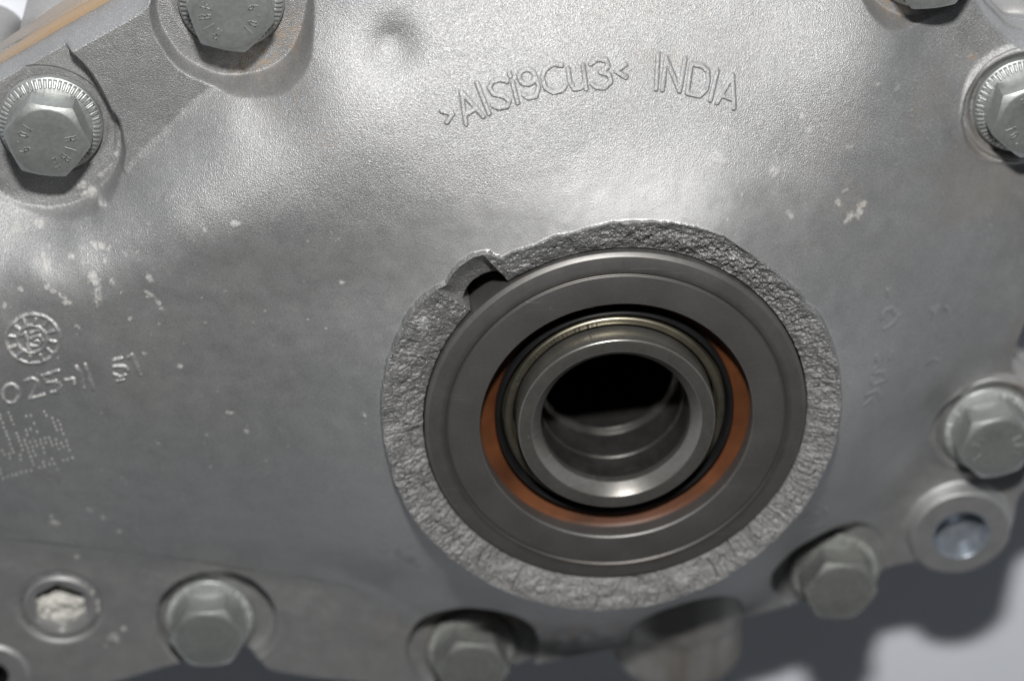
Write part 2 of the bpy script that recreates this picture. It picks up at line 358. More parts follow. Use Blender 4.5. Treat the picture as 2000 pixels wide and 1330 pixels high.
# --- stroke lists for cast letters, in pixels of the photograph
def z2(l): return [(650+x/2.854, y/2.854) for x, y in l]
def z3(l): return [(1240+x/8.3125, 80+y/8.3125) for x, y in l]
def z4(l): return [(x/3.325, 600+y/3.325) for x, y in l]
def arc(cx, cy, rx, ry, a0, a1, n=14): return [(cx+rx*math.cos(math.radians(a)), cy+ry*math.sin(math.radians(a))) for a in np.linspace(a0, a1, n)]
big_text = [z2(l) for l in [
 [(605,617),(668,634),(636,680)], [(742,690),(715,510),(838,648)], [(737,640),(800,602)], [(803,460),(870,632)],
 [(972,452),(930,440),(888,455),(872,490),(895,522),(950,535),(985,560),(970,594),(922,601),(888,585)],
 [(1000,455),(1030,572)], [(984,408),(989,424)], arc(1082,427,44,42,0,360,18), [(1125,420),(1148,480),(1132,535),(1090,545),(1064,528)],
 [(1275,362),(1230,355),(1183,385),(1166,432),(1185,490),(1230,515),(1275,503),(1296,478)],
 [(1310,380),(1320,455),(1345,495),(1385,488),(1405,450)], [(1394,366),(1412,494)],
 [(1435,355),(1475,328),(1522,335),(1535,368),(1492,402),(1538,415),(1550,452),(1515,488),(1468,486),(1444,466)],
 [(1630,360),(1578,395),(1634,430)]]]
big_text += [z3(l) for l in [[(375,225),(342,780)], [(445,790),(505,280),(722,810),(812,290)],
 [(850,840),(912,365),(1090,405),(1180,490),(1190,640),(1150,800),(1050,890),(850,845)], [(1335,490),(1222,960)],
 [(1330,1000),(1585,560),(1608,1090)], [(1415,885),(1580,940)]]]
left_marks = [z4(l) for l in [arc(215,205,172,158,0,360,40), arc(208,208,95,88,0,360,30),
 [(140,180),(165,168),(190,272)], [(252,150),(200,165)], [(205,200),(255,185),(275,215),(250,250),(205,248)], [(225,222),(245,220)],
 arc(70,560,52,62,0,360,24), [(160,480),(205,460),(245,478),(240,515),(192,590),(285,568)],
 [(380,412),(275,445),(300,492),(360,478),(398,510),(375,548),(330,550)], [(425,472),(480,462),(485,495)],
 [(495,385),(520,420),(545,520)], [(555,372),(575,440),(605,525)], [(790,332),(740,342)], [(738,385),(800,380),(832,405)], [(738,432),(775,452),(815,440)], [(765,475),(800,470)],
 [(835,328),(856,308),(908,436)]]]
for a in range(0, 360, 30):
    c, s = math.cos(math.radians(a+8)), math.sin(math.radians(a+8))
    left_marks.append(z4([(212+118*c, 206+108*s), (214+150*c, 206+138*s)]))
right_marks = [[(1722,622),(1728,606),(1742,602),(1748,612)],[(1728,642),(1745,632),(1756,615)],[(1734,566),(1736,578)],
 [(1742,688),(1738,700)],[(1712,694),(1716,712),(1708,720)],[(1706,728),(1726,726),(1730,742),(1712,748)],[(1702,742),(1706,752)],[(1694,770),(1712,762),(1720,776)],[(1690,790),(1702,778)],
 arc(1582,1008,36,24,-35,300,26), [(1566,1012),(1582,1000),(1600,1004)], [(1572,1022),(1590,1012)],
 [(1818,605),(1826,612),(1822,622)], [(1848,600),(1852,606)], [(1812,712),(1822,700),(1834,706)]]
dots = []
for r in range(-2, 15):
    for c in range(0, 17):
        x = -14+9.1*c+3.05*r-24; y = 816-2.6*c+8.05*r+4
        edge = r == 14 and c % 5 != 2
        if x < -30 or c > 15 or y > 985 or y < 800: continue
        if edge or _hash(np.array([c]), np.array([r//2]), 5)[0]*0.6+_hash(np.array([c]), np.array([r]), 8)[0]*0.4 > 0.54: dots.append((x+0.9*math.sin(c*5.1+r*3.3), y+0.9*math.sin(c*2.3+r*7.7)))

# --- heightfield grid (fine where the photograph sees it)
def axis(lo, a, b, hi, fine, coarse):
    return np.r_[np.arange(lo, a, coarse), np.arange(a, b, fine), np.arange(b, hi+coarse, coarse)]
gx = np.r_[np.arange(-140, -116, 1.0), np.arange(-116, -86, 0.14), np.arange(-86, -34, 0.22), np.arange(-34, 23, 0.13), np.arange(23, 80, 0.22), np.arange(80, 101, 0.45)]
gy = np.r_[np.arange(-88, -70, 0.5), np.arange(-70, -28, 0.22), np.arange(-28, 12, 0.15), np.arange(12, 50, 0.22), np.arange(50, 71, 0.13), np.arange(71, 79, 0.22), np.arange(79, 105, 0.45)]
X, Y = np.meshgrid(gx, gy)
cgx = np.arange(-142, 103, 0.6); cgy = np.arange(-90, 107, 0.6); CX, CY = np.meshgrid(cgx, cgy)
Sd = bilin(cgx, cgy, poly_sdf(CX, CY, ol), X, Y)
R = np.hypot(X, Y); TH = np.arctan2(Y, X)
RO = Rout(TH)

zd = bilin(cgx, cgy, dome(CX, CY), X, Y)
flange = ZF+0.35*fbm(X/30, Y/30, 3, 2)+1.2*sstep(0, -40, X)*sstep(10, -15, Y)-2.5*sstep(25, 48, X)-2.6*sstep(-25, -50, X)*sstep(5, 30, Y)
Z = smax(zd, flange, 2.2)
# the low rib face between the two upper left bolts and the light step beside it
plat = np.array([at(x, y, -21.2) for x, y in [(128,92),(175,135),(208,190),(236,262),(230,322),(262,350),(340,285),(440,170),(400,140),(345,85),(302,5),(285,-60),(230,-40)]])
Sp = bilin(cgx, cgy, poly_sdf(CX, CY, chaikin(plat, 1)), X, Y)
Z = smax(Z, -21.2+np.minimum(0, Sp*3.5), 0.9)
# broken boss wall under the fracture
k_wall = 7.0
zb = 0.05-(R-RO)*k_wall
Z = smax(Z, np.minimum(zb, 0.05), 0.6)
# pockets and lips round the bolts
grime_shade = np.zeros_like(Z); rust = np.zeros_like(Z); crust = np.zeros_like(Z)
for i, b in enumerate(bolts):
    cx, cy = b['p']; ox, oy = b.get('off', (0, 0)); r = np.hypot(X-cx, Y-cy); ay = Y-cy-oy; ay = np.where(ay < 0, ay*b.get('open', 1.0), ay); r2 = np.hypot(X-cx-ox, ay)+0.5*fbm(X/6, Y/6, 90+i, 2); w = r < 24
    zz = Z[w]; rr = r[w]
    pocket = ZS-0.05+np.maximum(0, r2[w]-b['rp'])*5.0
    zz = smin(zz, pocket, b.get('soft', 1.2))
    pad = ZS+0.0
    if b['lip'] > 0:
        zz = zz+b['lip']*np.exp(-((rr-10.5)/0.9)**2)
    zz = np.where(rr < 9.4, np.minimum(zz, ZS-0.02), zz)
    Z[w] = zz
    n = fbm(X[w]/1.5, Y[w]/1.5, 40+i, 4)
    grime_shade[w] = np.maximum(grime_shade[w], 0.55*sstep(0.0, 0.5, n+0.35)*np.exp(-((rr-9.7)/0.5)**2))
# raised boss with an open hole, raised corner boss
holes = []
def boss(px, py, z, rad, hole, top):
    c = at(px, py, z); r = np.hypot(X-c[0], Y-c[1]); w = r < rad+8
    Z[w] = smax(Z[w], top-np.maximum(0, r[w]-rad)*3.0, 0.9)
    Z[w] = np.where(r[w] < rad-0.8, top+0*Z[w], Z[w])
    holes.append((c[0], c[1], hole+0.25))
    return c
bossc = boss(1878, 1045, -22.0, 9.6, 5.2, -22.0)
boss2 = boss(-14, 1318, -20.5, 6.6, 2.3, -20.5)
plugc = at(118, 1182, -22.0)
r = np.hypot(X-plugc[0], Y-plugc[1]); w = r < 12
Z[w] = np.where(r[w] < 7.4, -25.5, Z[w]-0.5*np.exp(-((r[w]-7.9)/0.5)**2))
# dimple
dp = on_dome(764, 100); u = X-dp[0]; v = Y-dp[1]; a = math.radians(-38); uu = u*math.cos(a)-v*math.sin(a); vv = u*math.sin(a)+v*math.cos(a)
Z -= 2.5*np.exp(-((uu/4.5)**2+(vv/4.1)**2))
# edge of the flange
Z = smin(Z, ZF-0.3+(Sd)*6.0, 2.0)
crease = [tuple(at(x, y, -21.3)) for x, y in ((-60,1042),(0,1049),(150,1063),(330,1086),(450,1106),(600,1126),(740,1158))]
cr_ = np.array(crease); yc = np.interp(X, cr_[:, 0], cr_[:, 1]); fade = sstep(-125, -110, X)*sstep(-38, -52, X)
dy_ = Y-yc+0.12*fbm(X/3, Y/3, 55, 2); Z -= fade*0.35*sstep(0.6, -0.5, dy_)*sstep(-9, -2, dy_)
grime_shade = np.maximum(grime_shade, fade*0.6*np.exp(-((dy_+0.1)/0.5)**2)*sstep(-0.5, 0.4, fbm(X/5, Y/5, 57, 3)))
# casting unevenness
Z += 0.10*fbm(X/9, Y/9, 21, 3)+0.03*fbm(X/2.2, Y/2.2, 25, 2)
# letters
zmap = {}
def emboss(strokes, h, wd, soft=0.22, jag=0.0):
    global Z
    for s in strokes:
        P = [on_dome(x, y)[:2] for x, y in s]
        xs = [p[0] for p in P]; ys = [p[1] for p in P]
        i0, i1 = np.searchsorted(gx, min(xs)-1.5), np.searchsorted(gx, max(xs)+1.5)
        j0, j1 = np.searchsorted(gy, min(ys)-1.5), np.searchsorted(gy, max(ys)+1.5)
        if i1 <= i0 or j1 <= j0: continue
        if len(P) == 1: P = P*2
        d = seg_dist(X[j0:j1, i0:i1], Y[j0:j1, i0:i1], P)
        d = d+jag*fbm(X[j0:j1, i0:i1]/0.6, Y[j0:j1, i0:i1]/0.6, 77, 2)
        old = layer[j0:j1, i0:i1]; layer[j0:j1, i0:i1] = np.maximum(old, h*sstep(wd+soft, wd-soft, d))
layer = np.zeros_like(Z); emboss(big_text, 0.36, 0.36, 0.10); Z += layer
layer = np.zeros_like(Z); emboss(left_marks, 0.33, 0.30, 0.14, 0.14); Z += layer; lm = layer.copy()
crust = np.maximum(crust, 0.45*sstep(0.05, 0.3, lm)*sstep(-0.2, 0.4, fbm(X/1.2, Y/1.2, 91, 3)))
layer = np.zeros_like(Z); emboss(right_marks, 0.22, 0.36, 0.24, 0.15); Z += layer
layer = np.zeros_like(Z); emboss([[d, (d[0]+1.0, d[1]+2.6)] for d in dots], 0.20, 0.15, 0.11); Z += layer
crust = np.maximum(crust, 0.6*sstep(0.06, 0.16, layer))
# white corrosion flecks: (px, py, half length mm, half width mm, angle deg)
flecks = [(30,445,.9,.6,60),(52,440,.5,.4,0),(78,432,.7,.5,20),(88,512,1.5,.6,-62),(190,480,1.9,.5,5),(140,500,.7,.5,0),(182,548,1.9,.75,-60),(190,580,1.4,1.1,-80),(203,512,.8,.4,-80),
 (100,565,1.0,.5,-20),(118,578,1.2,.5,-40),(132,592,.7,.6,0),(221,556,.8,.5,-60),(236,572,.4,.3,0),(292,545,.8,.5,-60),(290,572,.9,.5,-30),(308,592,1.2,.5,-60),(287,580,.4,.3,0),(255,622,.6,.5,0),
 (148,638,.5,.6,0),(150,654,.4,.4,0),(40,566,.5,.4,0),(8,598,.4,.5,0),(350,712,.7,.4,-30),(280,690,.5,.4,0),(295,655,.3,.25,0),(310,632,.25,.25,0),(397,447,.6,.5,0),(458,438,.9,.5,0),(240,494,.5,.5,0),
 (668,553,.5,.4,0),(712,812,.35,.5,0),(712,826,.3,.3,0),(516,607,.35,.35,0),(450,805,.5,.7,-80),(480,842,.7,.5,-50),(352,716,.4,.4,0),(310,866,.3,.3,0),(98,1008,.5,.5,0),(106,1022,.9,.6,0),(176,998,.7,.7,0),
 (200,1012,1.0,.4,-60),(233,1038,.5,.5,0),(240,1060,.7,.2,-50),(200,917,.3,.3,0),(222,1240,1.3,1.0,20),(242,1222,.5,.5,0),(207,1256,.4,.4,0),(160,375,1.1,.6,40),(175,388,1.2,.8,20),(196,394,.9,.7,0),
 (160,392,.7,.5,0),(205,402,.5,.4,0),(212,340,.7,.4,60),(226,312,.7,.3,75),(229,292,.7,.25,85),(233,272,.6,.25,90),(198,352,1.0,.4,40),(150,1085,.5,.3,0),
 (1680,408,1.6,.9,55),(1660,425,1.3,.8,50),(1690,400,.9,.8,0),(1640,400,1.2,.5,-50),(1655,372,.6,.4,0),(1542,416,1.1,.4,-60),(1545,166,.6,.5,-40),(1553,201,.35,.35,0),(1567,229,.5,.5,0),(1591,234,.9,.5,-30),
 (1582,255,.8,.6,40),(1753,169,.5,.6,0),(1780,215,.35,.35,0),(1795,250,.4,.4,0),(1715,166,.3,.3,0),(1450,383,.3,.45,0),(1428,258,.9,.9,0),(1628,99,.35,.35,0),(1508,332,.8,.6,60),(1615,272,.5,.4,0),(1516,337,.9,.6,40),
 (1733,280,.4,.4,0),(1764,280,.4,.4,0),(1660,288,.6,.4,0),(1680,233,.4,.4,0),(1405,310,1.1,1.2,0),(1486,240,.4,.4,0),(1935,442,.3,.3,0),(1868,382,.2,.6,80),(1935,713,.35,.35,0),(1830,600,.6,.5,0),(1905,117,.5,.6,0)]
fr = np.random.default_rng(3)
for _ in range(170):
    x = fr.uniform(0, 700) if fr.random() < .55 else fr.uniform(1350, 1950); y = fr.uniform(380, 1100) if x < 700 else fr.uniform(60, 800)
    s_ = fr.uniform(.12, .28); flecks.append((x, y, s_, s_*fr.uniform(.6, 1), fr.uniform(0, 180)))
for i, (px, py, la, lb, an) in enumerate(flecks):
    p = on_dome(px, py); m_ = la*2.2+0.8
    i0, i1 = np.searchsorted(gx, p[0]-m_), np.searchsorted(gx, p[0]+m_); j0, j1 = np.searchsorted(gy, p[1]-m_), np.searchsorted(gy, p[1]+m_)
    if i1-i0 < 2 or j1-j0 < 2: continue
    xs = X[j0:j1, i0:i1]; ys = Y[j0:j1, i0:i1]; a = math.radians(an); u = (xs-p[0])*math.cos(a)+(ys-p[1])*math.sin(a); v = -(xs-p[0])*math.sin(a)+(ys-p[1])*math.cos(a)
    e = np.sqrt((u/la)**2+(v/lb)**2)+1.5*fbm(xs/0.8, ys/0.8, 300+i, 4, 0.65)
    f = sstep(1.2, 0.3, e)*(0.15+0.6*vnoise(xs*2.2, ys*2.2, i))
    if la < 0.3: f = f*0.8
    if px > 1350 and not (1630 < px < 1700 and 360 < py < 440): f = f*0.55
    crust[j0:j1, i0:i1] = np.maximum(crust[j0:j1, i0:i1], f)
    Z[j0:j1, i0:i1] += 0.09*f*(1+vnoise(xs*4, ys*4, 9))
# stains
def stain(px, py, ra, rb, an, amt, tgt, seed, z=None):
    p = on_dome(px, py) if z is None else np.r_[at(px, py, z), z]
    a = math.radians(an); u = (X-p[0])*math.cos(a)+(Y-p[1])*math.sin(a); v = -(X-p[0])*math.sin(a)+(Y-p[1])*math.cos(a)
    w = (np.abs(u) < ra*2.5) & (np.abs(v) < ra*2.5)
    e = (u[w]/ra)**2+(v[w]/rb)**2; n = fbm(X[w]/(0.35*rb+.3), Y[w]/(0.35*rb+.3), seed, 4)
    tgt[w] = np.maximum(tgt[w], amt*np.exp(-e)*sstep(-0.35, 0.5, n))
stain(520,118,6,2.2,28,.85,rust,501,-23); stain(450,140,7,2.0,-5,.6,grime_shade,502,-23); stain(560,80,4,2.0,60,.6,rust,531,-22); stain(390,110,5,1.6,-40,.4,grime_shade,532,-23); stain(1745,18,3.5,1.6,-35,.75,rust,503,-22.5)
stain(1660,390,5,2.5,-60,.30,rust,504); stain(1840,180,5,2,-60,.20,rust,505); stain(560,190,5,3,30,.22,rust,506); stain(1300,90,14,10,0,.10,rust,507)
stain(630,270,2.5,2,0,.22,rust,508); stain(1790,220,4,1.2,80,.35,rust,509); stain(30,190,2,.9,30,.7,rust,510,-23); stain(1905,122,.7,.7,0,.9,rust,511,-22.5)
stain(1000,1215,22,6,0,.45,rust,512,-23); stain(1100,1240,14,5,5,.55,grime_shade,513,-23); stain(790,1090,6,3,-30,.40,grime_shade,514); stain(660,1085,3,2,0,.35,grime_shade,515)
stain(430,1115,12,1.6,-8,.55,grime_shade,516,-23); stain(200,1065,14,1.0,-5,.4,grime_shade,517); stain(600,1140,8,1.2,-8,.4,grime_shade,518,-23); stain(100,935,3,1.5,-25,.5,grime_shade,519)
stain(1830,690,4,2,60,.25,grime_shade,520); stain(1740,700,5,4,0,.15,grime_shade,521); stain(130,1262,4,2.2,20,.35,grime_shade,522,-23); stain(1600,1200,8,4,0,.4,grime_shade,523,-23); stain(640,1200,3,2,0,.3,grime_shade,524,-23)
stain(1890,700,4,2,55,.3,grime_shade,525); stain(325,375,2.0,.25,58,.7,grime_shade,526); stain(300,385,1.0,.2,58,.6,grime_shade,527); stain(1765,760,3,6,0,.2,grime_shade,528)
grime_shade = np.maximum(grime_shade, 0.16*sstep(0.05, 0.6, fbm(X/14, Y/14, 61, 4)))
rust = np.maximum(rust, 0.17*sstep(0.0, 0.6, fbm(X/17, Y/17, 67, 4))*sstep(10, 50, X))
# sand-blasted grain fades towards the bearing and the foot
blast = sstep(4, 16, R-RO)*(0.35+0.65*sstep(-42, 10, Y))*sstep(30.0, 47.0, Y+0.0*X+0.10*(-X))
blast = np.clip(0.10+0.9*blast+0.35*sstep(-60, -95, X)*sstep(0, 20, Y), 0, 1)
# void under the fracture and inside the bearing seat
th2 = np.mod(TH, 2*np.pi)
notch_m = sstep(NA0-0.004, NA0+0.02, th2)*sstep(NA1+0.004, NA1-0.02, th2)
Rin = 34.35+3.6*notch_m
Z = np.where(R < RO-0.25, np.minimum(Z, -2.2), Z)
Z = np.where((R < RO-0.25) & (notch_m > 0.01), np.minimum(Z, -5.5), Z)
Z = np.where(R < Rin+0.7, -16.0, Z)
Z = np.maximum(Z, -34.0)

ny, nx = Z.shape
keep_v = (Sd > -2.3)
idx = np.arange(ny*nx).reshape(ny, nx)
F = np.stack([idx[:-1, :-1], idx[:-1, 1:], idx[1:, 1:], idx[1:, :-1]], -1).reshape(-1, 4)
kf = keep_v.ravel()[F].all(1) & ~((R.ravel()[F] < 30).any(1))
for hx, hy, hr in holes: kf &= ~((np.hypot(X-hx, Y-hy).ravel()[F] < hr).any(1))
F = F[kf]
used = np.zeros(ny*nx, bool); used[F.ravel()] = True; remap = np.cumsum(used)-1
V = np.stack([X.ravel(), Y.ravel(), Z.ravel()+HZ], -1)[used]; F = remap[F]
cover = obj('cover', V, F, M_cast, housing)
cover['label'] = 'sand blasted cast cover with embossed lettering and white corrosion flecks'
for nme, arr_ in (('grime_shade', grime_shade), ('rust', rust), ('crust', crust), ('blasted', blast)): add_attr(cover, nme, np.clip(arr_.ravel()[used], 0, 1))

# --- lower case under the cover, rusty joint line
def prism(name, poly, z0, z1, mat, parent, bev=1.0, under=None):
    n = len(poly); q = np.roll(poly, -1, 0); p = np.roll(poly, 1, 0); t = q-p; nn = np.stack([t[:, 1], -t[:, 0]], -1); nn /= np.linalg.norm(nn, axis=1)[:, None]
    area = 0.5*np.sum(poly[:, 0]*q[:, 1]-q[:, 0]*poly[:, 1]); nn *= np.sign(area)
    rings = [(0, z0), (0, z1-bev), (-0.3*bev, z1-0.3*bev), (-bev, z1), (-bev-4.0, z1)]
    if under: rings = [(-under[0], z0), (-under[0], under[1]-3.0), (0, under[1])]+rings[1:]
    V = np.concatenate([np.c_[poly+nn*o, np.full(n, z+HZ)] for o, z in rings])
    Fs = []
    for k in range(len(rings)-1):
        for i in range(n):
            j = (i+1) % n; f = (k*n+i, k*n+j, (k+1)*n+j, (k+1)*n+i); Fs.append(f if area > 0 else f[::-1])
    return obj(name, V, Fs, mat, parent, True, 40), nn
def offset(poly, d):
    q = np.roll(poly, -1, 0); p = np.roll(poly, 1, 0); t = q-p; nn = np.stack([t[:, 1], -t[:, 0]], -1); nn /= np.linalg.norm(nn, axis=1)[:, None]
    area = 0.5*np.sum(poly[:, 0]*q[:, 1]-q[:, 0]*poly[:, 1]); return poly+nn*np.sign(area)*np.asarray(d)[:, None] if np.ndim(d) else poly+nn*np.sign(area)*d
ul = np.exp(-((ol[:, 0]+88)/28)**2-((ol[:, 1]-66)/26)**2)
gk, _ = prism('gasket', offset(ol, 1.7+0.5*ul), -33.5, -30.5, M_cast, housing, 0.3)
rt_ = np.tile(np.clip(0.04+1.0*ul**.6, 0, .95), len(gk.data.vertices)//len(ol))
for nme, v_ in (('grime_shade', .1), ('rust', rt_), ('crust', 0), ('blasted', .2)): add_attr(gk, nme, np.zeros(len(rt_))+v_)
gk['label'] = 'thin rust stained joint line between cover and lower case'
cs, _ = prism('lower_case', offset(ol, 1.0+2.0*ul), -60.0, -33.2, M_cast, housing, 1.5, (9.0, -39.0))
cs['label'] = 'lower half of the cast case, blurred at the upper left'
for o_ in (cs,):
    n_ = len(o_.data.vertices)
    for nme, v_ in (('grime_shade', .1), ('rust', np.tile(0.06+0.5*ul, n_//len(ol))), ('crust', 0), ('blasted', .3)): add_attr(o_, nme, np.zeros(n_)+v_)
for (px, py, z, rd) in ((112, 92, -38.0, 7.0), (1990, 85, -40.0, 7.0), (-45, 165, -40, 7.0)):
    c = at(px, py, z)
    o_ = lathe('case_boss', fillet([(0.01, z), (rd, z), (rd*1.03, -60.0)], 3.0, 6), M_cast, cs, 64, 60, (c[0], c[1], HZ))
    for nme, v_ in (('grime_shade', .0), ('rust', .08), ('crust', 0.0), ('blasted', .3)): add_attr(o_, nme, np.full(len(o_.data.vertices), v_))

# --- outlet pipe stub at the bottom edge (axis along -Y)
pc = at(1330, 1250, -20.0); pe = at(1355, 1345, -24.0)
pr = fillet([(14.9, -14), (14.9, 4.5), (13.5, 8.5), (13.3, 18.0), (10.5, 21.5), (0.02, 22.4)], 3.0, 8)
stub = lathe('pipe_stub', pr, M_cast, housing, 96, 50)
stub.matrix_local = Matrix.Translation(((pc[0])*S, (at(1330, 1200, -18.0)[1])*S, (-31.0+HZ)*S)) @ Matrix.Rotation(math.radians(90), 4, 'X') @ Matrix.Rotation(math.radians(4), 4, 'Y')
stub['label'] = 'blurred round pipe stub sticking out below the bearing'
sv = np.array([v.co[:] for v in stub.data.vertices])*1000.0; sa = np.arctan2(sv[:, 1], sv[:, 0])
sg = np.clip(0.66+0.6*fbm(sa*3.0, sv[:, 2]/16, 81, 3)+0.25*fbm(sv[:, 0]/3, sv[:, 2]/3, 83, 3), 0, .85)  # dark streaks round the stub: shading and dirt put into its colour
for nme, v_ in (('grime_shade', sg), ('rust', 0.06), ('crust', 0), ('blasted', .1)): add_attr(stub, nme, np.zeros(len(sg))+v_)

# --- bushing in the open boss
bush = lathe('hole_bushing', fillet([(6.0, -22.3), (5.9, -21.93), (5.45, -21.96), (5.2, -22.3), (5.0, -26.0), (0.01, -26.6)], .12, 3), M_bush, housing, 64, 40, (bossc[0], bossc[1], HZ))
bush['label'] = 'shiny bore of the round boss at the lower right'
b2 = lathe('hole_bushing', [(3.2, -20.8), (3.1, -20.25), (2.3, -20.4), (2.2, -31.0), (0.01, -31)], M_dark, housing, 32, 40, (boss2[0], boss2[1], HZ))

# --- broken rim of the bearing boss
nt_, nr_ = 2600, 48
th = np.linspace(0, 2*np.pi, nt_, endpoint=False); t = np.linspace(0, 1, nr_)
nm = sstep(NA0-0.002, NA0+0.012, th)*sstep(NA1+0.002, NA1-0.012, th)
ro = Rout(th)+0.16*fbm(th*40, th*0, 5, 4)-0.35*sstep(0.45, 0.8, fbm(th*26, th*0+3, 15, 3))+0.06*fbm(th*260, th*0, 6, 2); 
ri = 34.30+0.10*fbm(th*45, th*0, 8, 3)+nm*(1.5+1.9*np.sin(np.clip((th-NA0)/(NA1-NA0), 0, 1)*np.pi)**.7)
def lobe(a0, wd): return np.exp(-(np.angle(np.exp(1j*(th-a0)))/wd)**2)
ul_ = lobe(math.radians(155), 0.55)
zi = -1.45-1.0*ul_-1.1*nm-0.9*lobe(math.radians(70), 0.75); zo = 0.45-0.35*ul_+0*nm
TT, RR_ = np.meshgrid(th, t, indexing='ij')
Rg = ri[:, None]+(ro-ri)[:, None]*RR_
Zg = zi[:, None]+(zo-zi)[:, None]*(RR_**(1-0.25*nm[:, None]))
Zg = Zg+nm[:, None]*(-0.9*np.sin(np.pi*RR_))
xg = Rg*np.cos(TT); yg = Rg*np.sin(TT)
win = np.sin(np.pi*np.clip(RR_, 0, 1))**0.5
rad = fbm(TT*70, RR_*1.2, 31, 4, 0.6)                # radial tear ridges
iso = fbm(xg/1.6, yg/1.6, 33, 5, 0.62); fine = fbm(xg/0.45, yg/0.45, 35, 2)
rid = lobe(math.radians(-5), 0.75)+0.6*lobe(math.radians(215), 0.5)+0.35
am = 1-0.75*nm[:, None]
rough_ = 0.30+0.85*vnoise(th*4.2+3.0, th*0+.5, 44)
cq = fbm(xg/5.0, yg/5.0, 39, 3)*3.0+fbm(xg/1.1, yg/1.1, 40, 2)*.45
chip = (np.floor(cq)+sstep(0.0, 0.35, cq-np.floor(cq)))/3.0*0.6+0.10*(cq-np.floor(cq))
coarse = np.clip(lobe(math.radians(60), 0.9)+0.35*lobe(math.radians(190), .5), 0, 1)[:, None]
rfine = fbm(TT*150, RR_*1.5, 46, 3, 0.6)
Zg = Zg+am*(0.25+0.75*win)*(rough_[:, None]*(0.16*rid[:, None]*rad+0.12*rid[:, None]*rfine+0.10*iso)+coarse*(0.75*iso-0.85*np.abs(fbm(xg/1.0, yg/1.0, 37, 4, 0.65)))+0.10*fine+0.10*fbm(xg/0.28, yg/0.28, 38, 2)+1.5*chip)
# cracks
crk = np.zeros_like(Zg)
for a_, r0, r1, wig in tuple((math.radians(q), 0.05, 0.6+0.35*math.sin(q*7.1)**2, .5) for q in (-8,-13,-21,-27,-33,-42,-50,4,11,14,19,26,31,208,214,219,226,231,205,199))+((ang(1610,745),0,1,.5),(ang(1610,825),0.0,1,.4),(ang(800,700),.0,.6,.6),(ang(800,835),0,.45,.6),(ang(790,935),.0,1,.8),(ang(815,985),.2,1,.8),(ang(1580,590),.1,.8,.6),(ang(895,1055),.3,1,.4),(ang(1010,1130),.1,.9,.5),(ang(1395,1110),.2,.9,.4),(ang(845,1010),.0,.8,.6),(ang(1545,640),.0,.6,.7)):
    dth = np.angle(np.exp(1j*(TT-a_)))*37+wig*fbm(RR_*5+a_*9, RR_*0+a_, 51, 3)
    crk = np.maximum(crk, np.exp(-(dth/0.11)**2)*sstep(r0-.06, r0+.03, RR_)*sstep(r1+.06, r1-.03, RR_))
Zg -= 0.38*crk
rim_dark = np.clip(0.75*crk+0.4*sstep(0.25, 0.7, -iso)*am*(0.3+coarse), 0, 1)  # darker in cracks and low spots, strongest where the break is coarse
bp = at(828, 627, -1); bru = np.exp(-(((xg-bp[0])/0.9)**2+((yg-bp[1])/1.7)**2)**2)*0.8; Zg -= 0.3*bru
bp2 = at(1437, 502, -1); bru = np.maximum(bru, 0.8*np.exp(-(((xg-bp2[0])/1.1)**2+((yg-bp2[1])/.6)**2)**2))
# skirts
ringsR = [ri+0.02]+[Rg[:, k] for k in range(nr_)]+[ro+0.10, ro+0.35]
ringsZ = [np.full(nt_, -13.0)]+[Zg[:, k] for k in range(nr_)]+[Zg[:, -1]-0.35, Zg[:, -1]-2.2]
ringsG = [np.full(nt_, .6)]+[rim_dark[:, k] for k in range(nr_)]+[np.full(nt_, .1)]*2
ringsB = [np.zeros(nt_)]+[bru[:, k] for k in range(nr_)]+[np.zeros(nt_)]*2
NR = len(ringsR); RRv = np.stack(ringsR, 1); ZZv = np.stack(ringsZ, 1)
V = np.stack([RRv*np.cos(th)[:, None], RRv*np.sin(th)[:, None], ZZv+HZ], -1).reshape(-1, 3)
i = np.arange(nt_)[:, None]; j = np.arange(NR-1)[None, :]; i2 = (i+1) % nt_
F = np.stack([i*NR+j, i*NR+j+1, i2*NR+j+1, i2*NR+j], -1).reshape(-1, 4)
rim = obj('broken_boss_rim', V, F, M_frac, housing, True, 50)
rim['label'] = 'rough grey fracture surface of the broken boss round the bearing'
add_attr(rim, 'grime_shade', np.stack(ringsG, 1)); add_attr(rim, 'bruise', np.stack(ringsB, 1))

# --- the bearing
bear = empty('bearing', housing, HL); bear['label'] = 'tapered roller bearing with dark steel ring and brown seal'
lathe('outer_ring', fillet([(34.0, -15.0), (34.0, -1.1), (33.35, -0.45), (30.45, -0.05), (30.25, -0.38), (30.0, -0.38), (29.85, 0.0), (24.5, 0.0), (24.25, -0.3), (24.2, -2.6), (24.2, -8)], 0.12, 3), M_ring, bear, 320, 25)
o_ = lathe('brown_seal', fillet([(24.25, -3.1), (23.8, -3.5), (21.3, -4.7), (21.0, -8)], 0.3, 4), M_orange, bear, 256, 50)
o_['label'] = 'rust brown band inside the dark bearing ring'
lathe('rubber_lip', fillet([(21.35, -6.5), (21.4, -3.4), (21.0, -2.7), (20.6, -2.9), (20.15, -4.2), (20.1, -7)], 0.4, 4), M_rubber, bear, 256, 60)
o_ = lathe('marked_race', fillet([(19.95, -7), (19.9, -4.0), (19.6, -3.3), (18.5, -3.3), (18.15, -3.9), (18.1, -8)], 0.3, 4), M_gold, bear, 256, 50)
o_['label'] = 'tarnished inner race edge with small stamped lettering'
lathe('inner_sleeve', fillet([(17.72, -9), (17.7, -1.6), (17.55, 0.25), (17.3, 0.5), (15.25, 0.5), (15.1, 0.42), (13.4, -1.7), (13.3, -2.1), (13.3, -3.2)], 0.12, 3), M_sleeve, bear, 320, 28)
